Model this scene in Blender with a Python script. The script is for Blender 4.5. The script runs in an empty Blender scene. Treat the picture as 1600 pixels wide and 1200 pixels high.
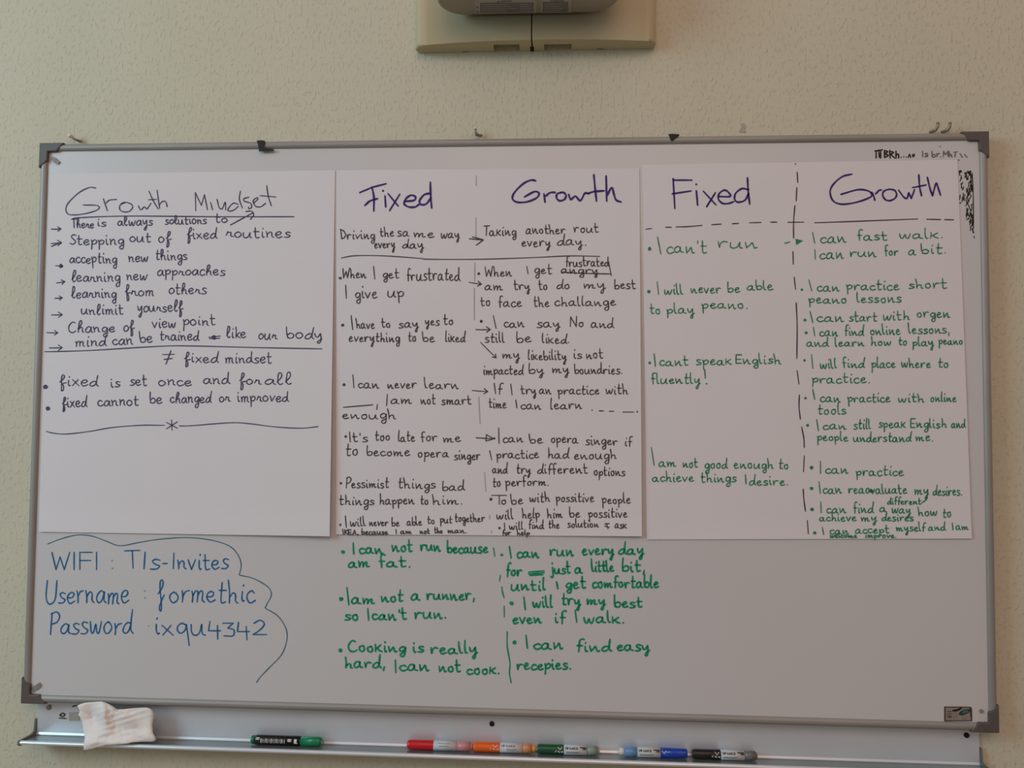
import bpy, bmesh, math, random
from mathutils import Vector, Matrix

scene = bpy.context.scene
COL = scene.collection

# ------------------------------------------------------------------ camera, light, exposure
FOC = 1250.0                                   # focal length in pixels of a 1600 px wide frame
YAW, PITCH, ROLL = 0.05889, 0.04226, -0.00815
ZC = 1.5                                       # height of the board's centre
FRONT = -0.034                                 # front of the board's frame (the wall is y = 0)
CAM = Vector((0.13207, -1.65631 + FRONT, ZC + 0.01118))
ROT = (Matrix.Rotation(YAW, 3, 'Z') @ Matrix.Rotation(PITCH, 3, 'X') @ Matrix.Rotation(ROLL, 3, 'Y'))
cam_data = bpy.data.cameras.new('camera')
cam_data.sensor_width = 36.0
cam_data.lens = FOC / 1600 * 36.0
cam_data.clip_start = 0.01
cam = bpy.data.objects.new('camera', cam_data)
COL.objects.link(cam)
right, fwd, up = ROT @ Vector((1, 0, 0)), ROT @ Vector((0, 1, 0)), ROT @ Vector((0, 0, 1))
m = Matrix((right, up, -fwd)).transposed().to_4x4()
m.translation = CAM
cam.matrix_world = m
scene.camera = cam

scene.view_settings.view_transform = 'Standard'
scene.view_settings.look = 'None'
scene.view_settings.gamma = 1
scene.view_settings.use_curve_mapping = False
scene.view_settings.exposure = -0.08

world = bpy.data.worlds.new('world')
scene.world = world
world.use_nodes = True
bg = world.node_tree.nodes['Background']
WORLD_COLOUR = (0.84, 0.70, 0.66)
_nt = world.node_tree                          # a room whose ceiling gives back more light than its floor
_tc, _sx = _nt.nodes.new('ShaderNodeTexCoord'), _nt.nodes.new('ShaderNodeSeparateXYZ')
_mr, _mx = _nt.nodes.new('ShaderNodeMapRange'), _nt.nodes.new('ShaderNodeMix')
_mr.inputs['From Min'].default_value, _mr.inputs['From Max'].default_value = -0.4, 0.8
_mx.data_type = 'RGBA'
_mx.inputs[6].default_value = tuple(0.5 * v for v in WORLD_COLOUR) + (1,)
_mx.inputs[7].default_value = tuple(1.4 * v for v in WORLD_COLOUR) + (1,)
_nt.links.new(_tc.outputs['Generated'], _sx.inputs[0])
_nt.links.new(_sx.outputs['Z'], _mr.inputs['Value'])
_nt.links.new(_mr.outputs[0], _mx.inputs[0])
_nt.links.new(_mx.outputs[2], bg.inputs[0])
bg.inputs[1].default_value = 0.40


def area(name, loc, target, sx, sy, power, col):
    d = bpy.data.lights.new(name, 'AREA')
    d.shape = 'RECTANGLE'
    d.size, d.size_y, d.energy, d.color = sx, sy, power, col
    o = bpy.data.objects.new(name, d)
    COL.objects.link(o)
    o.location = loc
    o.rotation_euler = (Vector(target) - Vector(loc)).to_track_quat('-Z', 'Y').to_euler()
    return o


area('window_daylight', (-3.5, -2.3, 2.8), (0.0, 0, 1.45), 1.7, 1.6, 79, (0.51, 0.82, 1.0))
area('warm_room_fill', (0.3, -3.2, 3.5), (0.2, 0, 1.3), 2.4, 1.6, 28, (1.0, 0.60, 0.44))  # added warm fill standing in for ambient light from the front, no real source

# ------------------------------------------------------------------ materials
def lin(c):
    return tuple(((v / 255) / 12.92 if v / 255 <= 0.04045 else ((v / 255 + 0.055) / 1.055) ** 2.4) for v in c)


def mat(name, rgb, rough=0.5, metal=0.0, var=0.04, scale=40.0, bump=0.0, bscale=200.0, stretch=None, sparse=None, spec=0.4, trans=0.0, coat=0.0):
    M = bpy.data.materials.new(name)
    M.use_nodes = True
    nt = M.node_tree
    b = nt.nodes['Principled BSDF']
    b.inputs['Roughness'].default_value = rough
    b.inputs['Metallic'].default_value = metal
    b.inputs['Specular IOR Level'].default_value = spec
    if trans:
        b.inputs['Transmission Weight'].default_value = trans
    if coat:
        b.inputs['Coat Weight'].default_value = coat
    tc = nt.nodes.new('ShaderNodeTexCoord')
    mp = nt.nodes.new('ShaderNodeMapping')
    nt.links.new(tc.outputs['Object'], mp.inputs[0])
    if stretch:
        mp.inputs['Scale'].default_value = stretch
    n = nt.nodes.new('ShaderNodeTexNoise')
    n.inputs['Scale'].default_value = scale
    n.inputs['Detail'].default_value = 3
    nt.links.new(mp.outputs[0], n.inputs['Vector'])
    r = nt.nodes.new('ShaderNodeValToRGB')
    c = lin(rgb)
    r.color_ramp.elements[0].color = tuple(v * (1 - var) for v in c) + (1,)
    r.color_ramp.elements[1].color = tuple(min(1, v * (1 + var)) for v in c) + (1,)
    r.color_ramp.elements[0].position, r.color_ramp.elements[1].position = 0.35, 0.65
    nt.links.new(n.outputs[0], r.inputs[0])
    nt.links.new(r.outputs[0], b.inputs['Base Color'])
    if bump:
        n2 = nt.nodes.new('ShaderNodeTexNoise')
        n2.inputs['Scale'].default_value = bscale
        n2.inputs['Detail'].default_value = 4
        n2.inputs['Roughness'].default_value = 0.55
        nt.links.new(mp.outputs[0], n2.inputs['Vector'])
        bp = nt.nodes.new('ShaderNodeBump')
        bp.inputs['Strength'].default_value = bump
        bp.inputs['Distance'].default_value = 0.004
        if sparse:                                # smooth ground with scattered trowel marks
            mr = nt.nodes.new('ShaderNodeMapRange')
            mr.interpolation_type = 'SMOOTHSTEP'
            mr.inputs['From Min'].default_value, mr.inputs['From Max'].default_value = sparse
            nt.links.new(n2.outputs[0], mr.inputs['Value'])
            nt.links.new(mr.outputs[0], bp.inputs['Height'])
        else:
            nt.links.new(n2.outputs[0], bp.inputs['Height'])
        nt.links.new(bp.outputs[0], b.inputs['Normal'])
    return M


M_WALL = mat('cream_plaster', (207, 203, 179), 0.9, var=0.02, scale=3, bump=0.4, bscale=115, stretch=(1.3, 1, 0.7), sparse=(0.52, 0.74), spec=0.15)
M_FLOOR = mat('grey_floor', (150, 140, 125), 0.6, var=0.08, scale=8)
M_BOARD = mat('white_enamel', (208, 207, 205), 0.3, var=0.008, scale=2.5, spec=0.35)
M_PAPER = mat('white_paper', (226, 223, 223), 0.85, var=0.008, scale=6, bump=0.03, bscale=12, spec=0.15)
M_ALU = mat('frame_aluminium', (156, 153, 146), 0.5, metal=0.35, var=0.05, scale=5)
M_TRAYALU = mat('tray_aluminium', (222, 228, 232), 0.34, metal=0.42, var=0.04, scale=4)
M_TRAYTOP = mat('tray_shelf_metal', (150, 160, 160), 0.35, metal=0.7, var=0.05, scale=6)
M_TRAYEND = mat('tray_end_plastic', (105, 108, 104), 0.5, var=0.05)
M_CAP = mat('grey_corner_plastic', (94, 86, 81), 0.5, var=0.05)
M_CLIP = mat('clip_grey', (138, 136, 128), 0.5, var=0.15, scale=200)
M_STEEL = mat('hook_steel', (150, 140, 122), 0.4, metal=0.5, var=0.1, scale=150)
M_WHITEPL = mat('white_plastic', (225, 222, 212), 0.4)
M_BLACKTAPE = mat('black_tape', (26, 25, 24), 0.6, var=0.2, scale=150)
M_CLEARTAPE = mat('cloudy_tape', (168, 164, 154), 0.4, var=0.12, scale=180)
M_COVER = mat('beige_cover_plastic', (188, 177, 142), 0.55, var=0.015, scale=8)
M_PROJ = mat('grey_projector_plastic', (158, 150, 134), 0.55, var=0.03, scale=15)
M_STICK = mat('label_paper', (170, 164, 154), 0.6, var=0.03)
M_STICKD = mat('label_print_grey', (118, 116, 112), 0.6, var=0.06)
M_DARK = mat('dark_hole', (30, 26, 24), 0.9)
M_TISSUE = mat('tissue_paper', (236, 231, 224), 0.9, var=0.03, scale=25, bump=0.25, bscale=220, spec=0.1)

I_NAVY = mat('navy_ink', (60, 60, 92), 0.6, var=0.12, scale=120)
I_PURPLE = mat('purple_ink', (52, 24, 112), 0.55, var=0.12, scale=120)
I_BLACK = mat('grey_black_ink', (64, 66, 62), 0.6, var=0.2, scale=120)
I_PLUM = mat('plum_ink', (58, 40, 66), 0.6, var=0.15, scale=100)
I_PENCIL = mat('faint_pencil', (172, 162, 164), 0.7, var=0.1)
I_GREEN = mat('green_ink', (28, 134, 94), 0.6, var=0.2, scale=90)
I_GREENB = mat('green_board_ink', (0, 146, 104), 0.5, var=0.12, scale=90)
I_BLUE = mat('blue_board_ink', (28, 104, 156), 0.5, var=0.12, scale=90)
I_BLUELINE = mat('blue_outline_ink', (72, 112, 128), 0.5, var=0.1, scale=60)
I_FAINT = mat('faint_blue_ink', (150, 152, 158), 0.5)
I_JET = mat('jet_black_ink', (22, 22, 20), 0.55, var=0.1, scale=100)
I_FADED = mat('faded_black_ink', (108, 104, 94), 0.6, var=0.25, scale=140)

# ------------------------------------------------------------------ geometry helpers
def ray(px, py):
    return ROT @ Vector(((px - 800) / FOC, 1.0, -(py - 600) / FOC))


def at(px, py, y):
    """the point of the vertical plane y that shows at a spot of the photograph"""
    d = ray(px, py)
    return CAM + d * ((y - CAM.y) / d.y)


def at_z(px, py, z):
    d = ray(px, py)
    return CAM + d * ((z - CAM.z) / d.z)


def link(name, me, material, parent=None, root=None, smooth=False):
    o = bpy.data.objects.new(name, me)
    COL.objects.link(o)
    if material is not None:
        me.materials.append(material)
    if parent is not None:
        o.parent = parent
    if smooth:
        for p in me.polygons:
            p.use_smooth = True
    return o


def world_origin(o):
    v = Vector((0, 0, 0))
    while o is not None:
        v += o.location
        o = o.parent
    return v


def build(name, bm, material, parent=None, smooth=False, origin=None, recalc=True):
    """bm is in world coordinates; the object's own origin is the parent's, or «origin» at top level"""
    if recalc:
        bmesh.ops.recalc_face_normals(bm, faces=bm.faces)
    off = world_origin(parent) if parent is not None else Vector(origin or (0, 0, 0))
    bmesh.ops.translate(bm, verts=bm.verts, vec=-off)
    me = bpy.data.meshes.new(name)
    bm.to_mesh(me)
    bm.free()
    o = link(name, me, material, parent, smooth=smooth)
    if parent is None:
        o.location = off
    return o


def thing(name, label, cat, loc, group=None):
    o = bpy.data.objects.new(name, None)
    o.empty_display_size = 0.05
    COL.objects.link(o)
    o.location = loc
    return tag(o, label, cat, group)


def tag(o, label, cat, group=None):
    o['label'], o['category'] = label, cat
    if group:
        o['group'] = group
    return o


def box(bm, x0, x1, y0, y1, z0, z1, bev=0.0):
    r = bmesh.ops.create_cube(bm, size=1)
    bmesh.ops.scale(bm, verts=r['verts'], vec=(abs(x1 - x0), abs(y1 - y0), abs(z1 - z0)))
    bmesh.ops.translate(bm, verts=r['verts'], vec=((x0 + x1) / 2, (y0 + y1) / 2, (z0 + z1) / 2))
    if bev:
        es = list({e for v in r['verts'] for e in v.link_edges})
        bmesh.ops.bevel(bm, geom=es, offset=bev, segments=2, affect='EDGES', profile=0.5)


def slab(bm, front, back):
    """closed solid between two matching outlines"""
    a = [bm.verts.new(p) for p in front]
    b = [bm.verts.new(p) for p in back]
    n = len(a)
    bm.faces.new(a)
    bm.faces.new(b[::-1])
    for i in range(n):
        bm.faces.new((a[i], b[i], b[(i + 1) % n], a[(i + 1) % n]))


def tube(bm, pts, rad, seg=10):
    rings = []
    pts = [Vector(p) for p in pts]
    for i, p in enumerate(pts):
        t = (pts[min(i + 1, len(pts) - 1)] - pts[max(i - 1, 0)]).normalized()
        u = t.cross(Vector((0.3, 0.2, 1))).normalized()
        w = t.cross(u)
        r = rad[i] if isinstance(rad, (list, tuple)) else rad
        rings.append([bm.verts.new(p + (u * math.cos(2 * math.pi * k / seg) + w * math.sin(2 * math.pi * k / seg)) * r) for k in range(seg)])
    for a, b in zip(rings, rings[1:]):
        for k in range(seg):
            bm.faces.new((a[k], a[(k + 1) % seg], b[(k + 1) % seg], b[k]))
    bm.faces.new(rings[0][::-1])
    bm.faces.new(rings[-1])


def lathe_x(bm, prof, cy, cz, seg=24, a0=0.0, a1=2 * math.pi):
    """rings (x, radius) about an axis along x"""
    full = abs(a1 - a0 - 2 * math.pi) < 1e-6
    n = seg if full else seg + 1
    rings = []
    for x, r in prof:
        rings.append([bm.verts.new((x, cy + r * math.cos(a0 + (a1 - a0) * k / seg), cz + r * math.sin(a0 + (a1 - a0) * k / seg))) for k in range(n)])
    for a, b in zip(rings, rings[1:]):
        for k in range(n if full else n - 1):
            bm.faces.new((a[k], a[(k + 1) % n], b[(k + 1) % n], b[k]))
    if full:
        bm.faces.new(rings[0])
        bm.faces.new(rings[-1][::-1])


# ------------------------------------------------------------------ handwriting
GLYPHS = {
 'a': (8, '7 8 4 10 1 7 0 3 2 0 5 2 7 9|7 9 7 2 9 0'), 'b': (7, '0 20 0 10 1 1 1 0|1 6 4 9 7 6 6 1 3 0 1 1'),
 'c': (6, '6 8 4 10 1 8 0 4 2 0 4 0 7 2'), 'd': (8, '7 8 4 9 1 6 0 2 2 0 5 2 7 8|8 20 7 10 7 3 9 0'),
 'e': (7, '0 5 4 5 6 8 4 10 1 8 0 4 2 0 4 0 7 2'), 'f': (5, '6 19 4 20 2 17 2 8 2 -1|0 10 5 10'),
 'g': (7, '7 8 4 10 1 7 1 3 3 1 6 4 7 9|7 9 7 0 6 -8 3 -9 2 -5 7 0'), 'h': (8, '0 20 1 10 1 0|1 5 4 9 6 7 6 2 8 0'),
 'i': (3, '1 10 1 3 2 0 3 1|1.5 15 1.7 16.5'), 'j': (4, '3 10 3 -4 1 -8 -1 -6|3 15 3.2 16.5'),
 'k': (6, '0 20 1 10 1 0|6 10 1 4|2 5 4 2 7 0'), 'l': (3, '0 20 1 10 1 2 3 0'),
 'm': (11, '0 9 1 5 1 0|1 5 3 9 5 8 5 0|5 5 7 9 9 8 9 2 11 0'), 'n': (8, '0 10 1 5 1 0|1 5 4 9 6 7 6 2 8 0'),
 'o': (7, '4 10 1 8 0 4 2 0 5 1 7 5 5 9 3 10'), 'p': (7, '0 10 1 4 1 -9|1 6 4 10 7 7 5 2 1 2'),
 'q': (8, '7 8 4 10 1 7 1 3 3 1 6 4 7 9|7 9 7 -9'), 'r': (6, '0 10 1 5 1 0|1 5 3 9 6 10'),
 's': (6, '6 9 3 10 1 8 3 5 6 3 4 0 0 0'), 't': (6, '2 18 2 4 3 0 6 1|0 11 6 11'),
 'u': (9, '0 10 0 3 2 0 5 2 7 10|7 10 7 2 9 0'), 'v': (7, '0 10 3 0|3 0 7 10'),
 'w': (10, '0 10 1 1 3 1 5 8 6 1 8 1 10 10'), 'x': (7, '0 10 7 0|6 10 0 0'),
 'y': (7, '0 10 1 4 3 3 6 10|6 10 6 -2 4 -9 2 -7 7 0'), 'z': (6, '0 10 6 10|6 10 0 0|0 0 6 0'),
 'I': (2, '0 20 1 0'), 'T': (9, '0 19 10 19.5|5 19 5 0'), 'W': (12, '0 18 2 0|2 0 6 13|6 13 9 0|9 0 12 19'),
 'P': (8, '1 19 1 0|0 18 5 20 8 16 6 11 1 9'), 'E': (7, '7 18 0 18|0 18 0 0|0 0 7 0|0 9 6 9'), 'N': (9, '0 0 0 18|0 18 8 0|8 0 8 19'),
 'C': (9, '8 18 5 20 1 14 0 7 2 1 6 0 9 3'), 'U': (10, '0 20 0 6 3 0 7 1 9 6 9 20'), 'D': (9, '1 19 2 0|0 19 6 16 9 9 6 2 1 0'),
 'F': (9, '0 19 0 0|0 19 9 19|0 10 8 10'), 'K': (7, '0 18 0 0|7 18 0 8|1 9 7 0'), 'A': (8, '0 0 4 18|4 18 8 0|1 6 7 6'),
 'S': (7, '7 17 4 19 1 15 4 10 7 5 4 0 0 2'), 'R': (8, '0 0 0 18|0 18 5 19 7 15 5 10 0 9|3 9 8 0'), 'B': (8, '0 0 0 18|0 18 5 18 7 14 5 10 0 10|5 10 8 5 5 0 0 0'),
 'O': (9, '5 19 1 15 0 9 2 1 6 0 9 7 8 15 4 19'), 'M': (11, '0 0 0 18|0 18 5 6|5 6 10 18|10 18 11 0'), 'V': (8, '0 19 4 0|4 0 8 19'),
 'Z': (7, '0 18 7 18|7 18 0 0|0 0 7 0'), 'L': (6, '0 18 0 0|0 0 6 0'),
 '4': (8, '1 13 0 4|0 4 8 4|6 9 6 -4'), '3': (7, '0 13 7 13|7 13 3 8|3 8 7 6 6 0 0 0'), '2': (8, '0 11 4 14 7 10 4 4 0 0|0 0 9 0'),
 '.': (2, '1 0 1.4 1'), ',': (3, '2 2 1 -5'), "'": (2, '1 18 1 14'), '-': (7, '0 7 6 7'), ':': (2, '1 0 1.4 1|1 10 1.4 11'), '!': (3, '1 20 1 5|1 0 1.3 1'),
}
LOOPY = {
 'f': (6, '0 7 4 13 5 19 3 20 2 13 2 -2 2 -9 4 -7 4 0 3 4 7 6'), 'l': (5, '0 4 4 13 4 20 2 20 1 12 1 3 3 0 5 2'),
 'h': (8, '0 6 4 14 4 20 2 20 1 12 1 0|1 5 4 9 6 7 6 2 8 0'), 'r': (7, '0 3 2 10 2 8 5 8 5 2 8 1'),
}
BOARDC = {
 'T': (9, '0 19 10 19.5|5 19 5 0'), 'I': (3, '1 19 1 0'), 'W': (13, '0 19 3 0|3 0 6 14|6 14 9 0|9 0 13 19'),
 'f': (7, '0 8 4 14 5 20 3 20 2 12 2 -2 1 -8 0 -5 3 3 5 7'), 'q': (8, '7 8 4 10 1 7 1 3 3 1 6 4 7 9|7 9 8 -10'),
}


QUICK = dict(GLYPHS)                               # a hurried upright hand: peaked n and m, short k, tall ascenders
QUICK.update({
 'n': (9, '0 10 1 0|1 1 3 4 5 9 6 5 7 0 9 1'), 'm': (12, '0 10 1 0|1 1 3 8 5 7 5 0|5 1 7 7 9 8 9 1 12 1'),
 'k': (7, '0 12 0 0|6 11 1 5|2 6 4 2 7 0'), 'a': (9, '6 9 3 10 0 6 0 2 2 0 5 3 6 9|6 9 6 2 9 0'),
 'y': (8, '0 10 1 4 3 3 6 10|6 10 6 -2 5 -9 3 -8 5 -2 8 1'), 'h': (8, '0 19 1 10 1 0|1 4 4 8 6 6 6 1 8 0'),
 'e': (7, '0 5 4 6 5 9 3 10 1 7 1 2 3 0 7 2'), 'o': (7, '5 10 1 8 1 2 4 0 6 4 5 9 4 10'),
 'l': (3, '0 20 0 10 1 1 3 1'), 'r': (7, '0 10 1 0|1 1 2 7 4 10 7 9'),
})


def _tall(w, st):
    f = []
    for part in st.split('|'):
        v = [float(q) for q in part.split()]
        f.append(' '.join('%g %g' % (v[i], v[i + 1] if v[i + 1] <= 10.5 else 10.5 + (v[i + 1] - 10.5) * 1.22) for i in range(0, len(v), 2)))
    return w, '|'.join(f)


QUICK = {k: _tall(*g) for k, g in QUICK.items()}


def catmull(p, n):
    if len(p) < 3:
        return [p[0], ((p[0][0] + p[-1][0]) / 2, (p[0][1] + p[-1][1]) / 2), p[-1]]
    q = [(2 * p[0][0] - p[1][0], 2 * p[0][1] - p[1][1])] + list(p) + [(2 * p[-1][0] - p[-2][0], 2 * p[-1][1] - p[-2][1])]
    out = []
    for i in range(1, len(q) - 2):
        a, b, c, d = q[i - 1:i + 3]
        for k in range(n):
            t = k / n
            out.append(tuple(0.5 * (2 * b[j] + (c[j] - a[j]) * t + (2 * a[j] - 5 * b[j] + 4 * c[j] - d[j]) * t * t + (3 * b[j] - a[j] - 3 * c[j] + d[j]) * t ** 3) for j in (0, 1)))
    out.append(tuple(q[-2]))
    return out


def word_strokes(text, x0, x1, y, h, font, rng, straight=False):
    seq, total = [], 0.0
    for ch in text:
        g = font.get(ch) or GLYPHS[ch]
        seq.append((total, g))
        total += g[0] + 2.2
    total = max(total - 2.2, 1.0)
    sx, sy, out = (x1 - x0) / total, h / 10, []
    for off, (wd, s) in seq:
        j = (lambda a: 0.0) if straight else (lambda a: rng.uniform(-a, a))
        oy, ks, sl = j(0.09 * h), 1 + j(0.1), j(0.09)
        for st in s.split('|'):
            v = [float(k) for k in st.split()]
            pts = [(x0 + (off + v[i]) * sx + sl * v[i + 1] * sy, y - v[i + 1] * sy * ks + oy) for i in range(0, len(v), 2)]
            out.append(catmull(pts, 4))
    return out


def ribbon(bm, pts, w, fn, rng, n0=0.85):
    """a pen stroke of width w (photo pixels) laid on the surface fn"""
    P = [pts[0]]
    for p in pts[1:]:
        if math.hypot(p[0] - P[-1][0], p[1] - P[-1][1]) > 0.25:
            P.append(p)
    if len(P) == 1:
        P.append((P[0][0] + 0.4, P[0][1] + 0.2))
    L, R, n = [], [], len(P)
    ph = rng.uniform(0, 6)
    for i, p in enumerate(P):
        a, b = P[max(i - 1, 0)], P[min(i + 1, n - 1)]
        dx, dy = b[0] - a[0], b[1] - a[1]
        l = math.hypot(dx, dy) or 1
        hw = w / 2 * (1 + 0.13 * math.sin(ph + i * 0.7)) * (n0 if i in (0, n - 1) else 1)
        nx, ny = -dy / l * hw, dx / l * hw
        L.append((p[0] + nx, p[1] + ny))
        R.append((p[0] - nx, p[1] - ny))
    lv = [bm.verts.new(fn(*q)) for q in L]
    rv = [bm.verts.new(fn(*q)) for q in R]
    for i in range(n - 1):
        try:
            bm.faces.new((lv[i], lv[i + 1], rv[i + 1], rv[i]))
        except ValueError:
            pass
    for c, o, e0, e1 in ((P[0], P[1], rv[0], lv[0]), (P[-1], P[-2], lv[-1], rv[-1])):
        dx, dy = c[0] - o[0], c[1] - o[1]
        l = math.hypot(dx, dy) or 1
        dx, dy, hw = dx / l, dy / l, w / 2 * n0
        s = -1 if e0 is rv[0] and c is P[0] else 1
        arc = []
        for t in (-55, 0, 55):
            t = math.radians(t)
            arc.append(bm.verts.new(fn(c[0] + hw * (dx * math.cos(t) - dy * math.sin(t)), c[1] + hw * (dy * math.cos(t) + dx * math.sin(t)))))
        try:
            bm.faces.new([e1] + arc[::-1] + [e0]) if False else bm.faces.new([e0, e1] + arc)
        except ValueError:
            pass


def blob(bm, x, y, r, fn, rng, k=12):
    bm.faces.new([bm.verts.new(fn(x + r * (1 + rng.uniform(-.15, .15)) * math.cos(2 * math.pi * i / k), y + r * (1 + rng.uniform(-.15, .15)) * math.sin(2 * math.pi * i / k))) for i in range(k)])


def write(name, parent, fn, ink, spec, h=8.0, w=1.7, font=None, label=None, seed=0, straight=False):
    """spec holds words «text/x0/x1/baseline[/x-height]», strokes «~x,y,...», straight strokes «=x,y,...»,
    dots «*x,y,r», arrows «>x0,y0,x1,y1,head», filled shapes «#x,y,...»"""
    if name == 'note':                            # one part for each line of handwriting
        rows, last = [[]], -1e9
        for tok in spec.split():
            if tok[0] in '~=*>#' and ',' in tok:
                xs = [float(q) for q in tok[1:].split(',')]
                xs = xs[:1] if tok[0] == '*' else xs[:4:2] if tok[0] == '>' else xs[::2]
            else:
                xs = [float(q) for q in tok.split('/')[1:3]]
            if min(xs) < last - 45 and tok[0] != '*' and not (tok[0] == '~' and len(rows[-1]) > 5) or (tok[0] == '*' and min(xs) < last - 90):
                rows.append([])
                last = -1e9
            rows[-1].append(tok)
            last = max(last, max(xs))
        for k, r in enumerate(rows):
            o = write('text_line', parent, fn, ink, ' '.join(r), h, w, font, label, seed + k, straight)
        return o
    rng = random.Random(seed + len(spec))
    bm = bmesh.new()
    font = font or {}
    for tok in spec.split():
        k, v = tok[0], tok[1:]
        if k in '~=*>#' and ',' in tok:
            f = [float(q) for q in v.split(',')]
            if k == '~':
                ribbon(bm, catmull([(f[i], f[i + 1]) for i in range(0, len(f), 2)], 6), w, fn, rng)
            elif k == '=':
                for i in range(0, len(f) - 2, 2):
                    ribbon(bm, catmull([(f[i], f[i + 1]), (f[i + 2], f[i + 3])], 2), w, fn, rng)
            elif k == '*':
                blob(bm, f[0], f[1], f[2], fn, rng)
            elif k == '#':
                bm.faces.new([bm.verts.new(fn(f[i], f[i + 1])) for i in range(0, len(f), 2)])
            else:
                x0, y0, x1, y1, s = f
                l = math.hypot(x1 - x0, y1 - y0)
                ux, uy = (x1 - x0) / l, (y1 - y0) / l
                ribbon(bm, [(x0, y0), ((x0 + x1) / 2, (y0 + y1) / 2 + 0.3), (x1, y1)], w, fn, rng)
                for sg in (1, -1):
                    ribbon(bm, [(x1, y1), (x1 - s * ux + sg * s * .7 * uy, y1 - s * uy - sg * s * .7 * ux)], w, fn, rng)
        else:
            f = tok.split('/')
            hh = float(f[4]) if len(f) > 4 else h
            for st in word_strokes(f[0], float(f[1]), float(f[2]), float(f[3]), hh, font, rng, straight):
                ribbon(bm, st, w, fn, rng)
    o = build(name, bm, ink, parent, recalc=False)
    if label:
        o['label'] = label
    return o


# ------------------------------------------------------------------ the room
bm = bmesh.new()
box(bm, -4.0, 4.0, 0.0, 0.12, 0.0, 3.0)
o = build('wall_back', bm, M_WALL)
o['kind'] = 'structure'
bm = bmesh.new()
box(bm, -4.0, 4.0, -5.0, 0.12, -0.1, 0.0)
o = build('floor', bm, M_FLOOR)
o['kind'] = 'structure'

# ------------------------------------------------------------------ whiteboard
PANEL = -0.028
board = thing('whiteboard', 'wide wall-mounted whiteboard with aluminium frame and handwritten blue and green notes', 'whiteboard', (0, 0, ZC - 0.6))
bm = bmesh.new()
box(bm, -0.99, 0.99, -0.001, PANEL, ZC - 0.59, ZC + 0.59)
build('panel', bm, M_BOARD, board)
FW = 0.0165


def rail(pts_o, pts_i):
    # mitred rail: outer edge pair and inner edge pair, with a softly rounded front
    bm = bmesh.new()
    prof = [(0.0, -0.001)] + [(0.5 - 0.5 * math.cos(a), FRONT + .0075 * (1 - math.sin(a))) for a in [math.pi * k / 10 for k in range(11)]] + [(1.0, -0.001)]
    ends = []
    for e in (0, 1):
        po, pi_ = Vector(pts_o[e]), Vector(pts_i[e])
        ends.append([bm.verts.new((po[0] + (pi_[0] - po[0]) * t, y, po[1] + (pi_[1] - po[1]) * t)) for t, y in prof])
    n = len(prof)
    for k in range(n):
        bm.faces.new((ends[0][k], ends[0][(k + 1) % n], ends[1][(k + 1) % n], ends[1][k]))
    bm.faces.new(ends[0])
    bm.faces.new(ends[1][::-1])
    build('frame_rail', bm, M_ALU, board)


O = [(-1, ZC + .6), (1, ZC + .6), (1, ZC - .6), (-1, ZC - .6)]
I = [(-1 + FW, ZC + .6 - FW), (1 - FW, ZC + .6 - FW), (1 - FW, ZC - .6 + FW), (-1 + FW, ZC - .6 + FW)]
for k in range(4):
    rail((O[k], O[(k + 1) % 4]), (I[k], I[(k + 1) % 4]))
for sx in (-1, 1):
    for sz in (-1, 1):
        bm = bmesh.new()
        e, t, a, s = 0.0012, FW + 0.0012, 0.054, 0.016
        pl = [(-e, -e), (a, -e), (a - s, t), (t, t), (t, a - s), (-e, a)]
        pts = [(sx * (1 - x), ZC + sz * (0.6 - z)) for x, z in pl]
        slab(bm, [(x, FRONT - .0015, z) for x, z in pts], [(x, -0.001, z) for x, z in pts])
        c = build('corner_cap', bm, M_CAP, board)
        bv = c.modifiers.new('bevel', 'BEVEL')
        bv.width, bv.segments, bv.limit_method = 0.002, 2, 'ANGLE'
        # fixing clip tucked into the corner
        bm = bmesh.new()
        if sx < 0:
            c0 = at(87, 251, PANEL) if sz > 0 else at(58, 1073, PANEL)
            q = Matrix.Rotation(0.75 if sz > 0 else -0.55, 3, 'Y')
            pl = [(-.011, -.004), (.004, -.005), (.011, -.002), (.010, .005), (-.004, .004), (-.011, .002)]
            pts = [c0 + q @ Vector((x, 0, z)) * (1 if sz > 0 else 1) for x, z in pl]
            slab(bm, [p + Vector((0, -.0025, 0)) for p in pts], [p + Vector((0, .001, 0)) for p in pts])
            build('fixing_clip', bm, M_CLIP, board)
        elif sz < 0:
            c0 = at(1533, 1111, PANEL)
            tube(bm, [c0 + Vector((0, .001, 0)), c0 + Vector((0, -.002, 0))], 0.004, 14)
            build('fixing_clip', bm, M_CLIP, board)


def on_board(px, py):
    return at(px, py, PANEL - 0.0004)


# blue note about the network
write('note', board, on_board, I_BLUE, 'WIFI/81/155/890/14.2', h=14, w=2.3, font=BOARDC, seed=1, straight=True, label='blue handwritten network name line')
write('note', board, on_board, I_BLUE, 'TIs/196/249/889/14.5 =254,880.5,261,880.5 Invites/269/356/889/14', h=14, w=2.3, font=BOARDC, seed=2)
write('note', board, on_board, I_BLUE, 'Username/71/201/943/17.5', w=2.3, font=BOARDC, seed=3, label='blue handwritten user name line')
write('note', board, on_board, I_BLUE, 'formethic/248/397/941/17.5', w=2.3, font=BOARDC, seed=4)
write('note', board, on_board, I_BLUE, 'Password/77/206/991/17', w=2.3, font=BOARDC, seed=5, label='blue handwritten password line')
write('note', board, on_board, I_BLUE, 'ixqu4342/242/414/992/16.5', w=2.3, font=BOARDC, seed=6)
write('colon', board, on_board, I_FAINT, '*175,876,1.3 *175.5,888,1.3 *226,923,1.4 *226.5,934,1.4 *232,978,1', label='faint half-erased colons')
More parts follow.
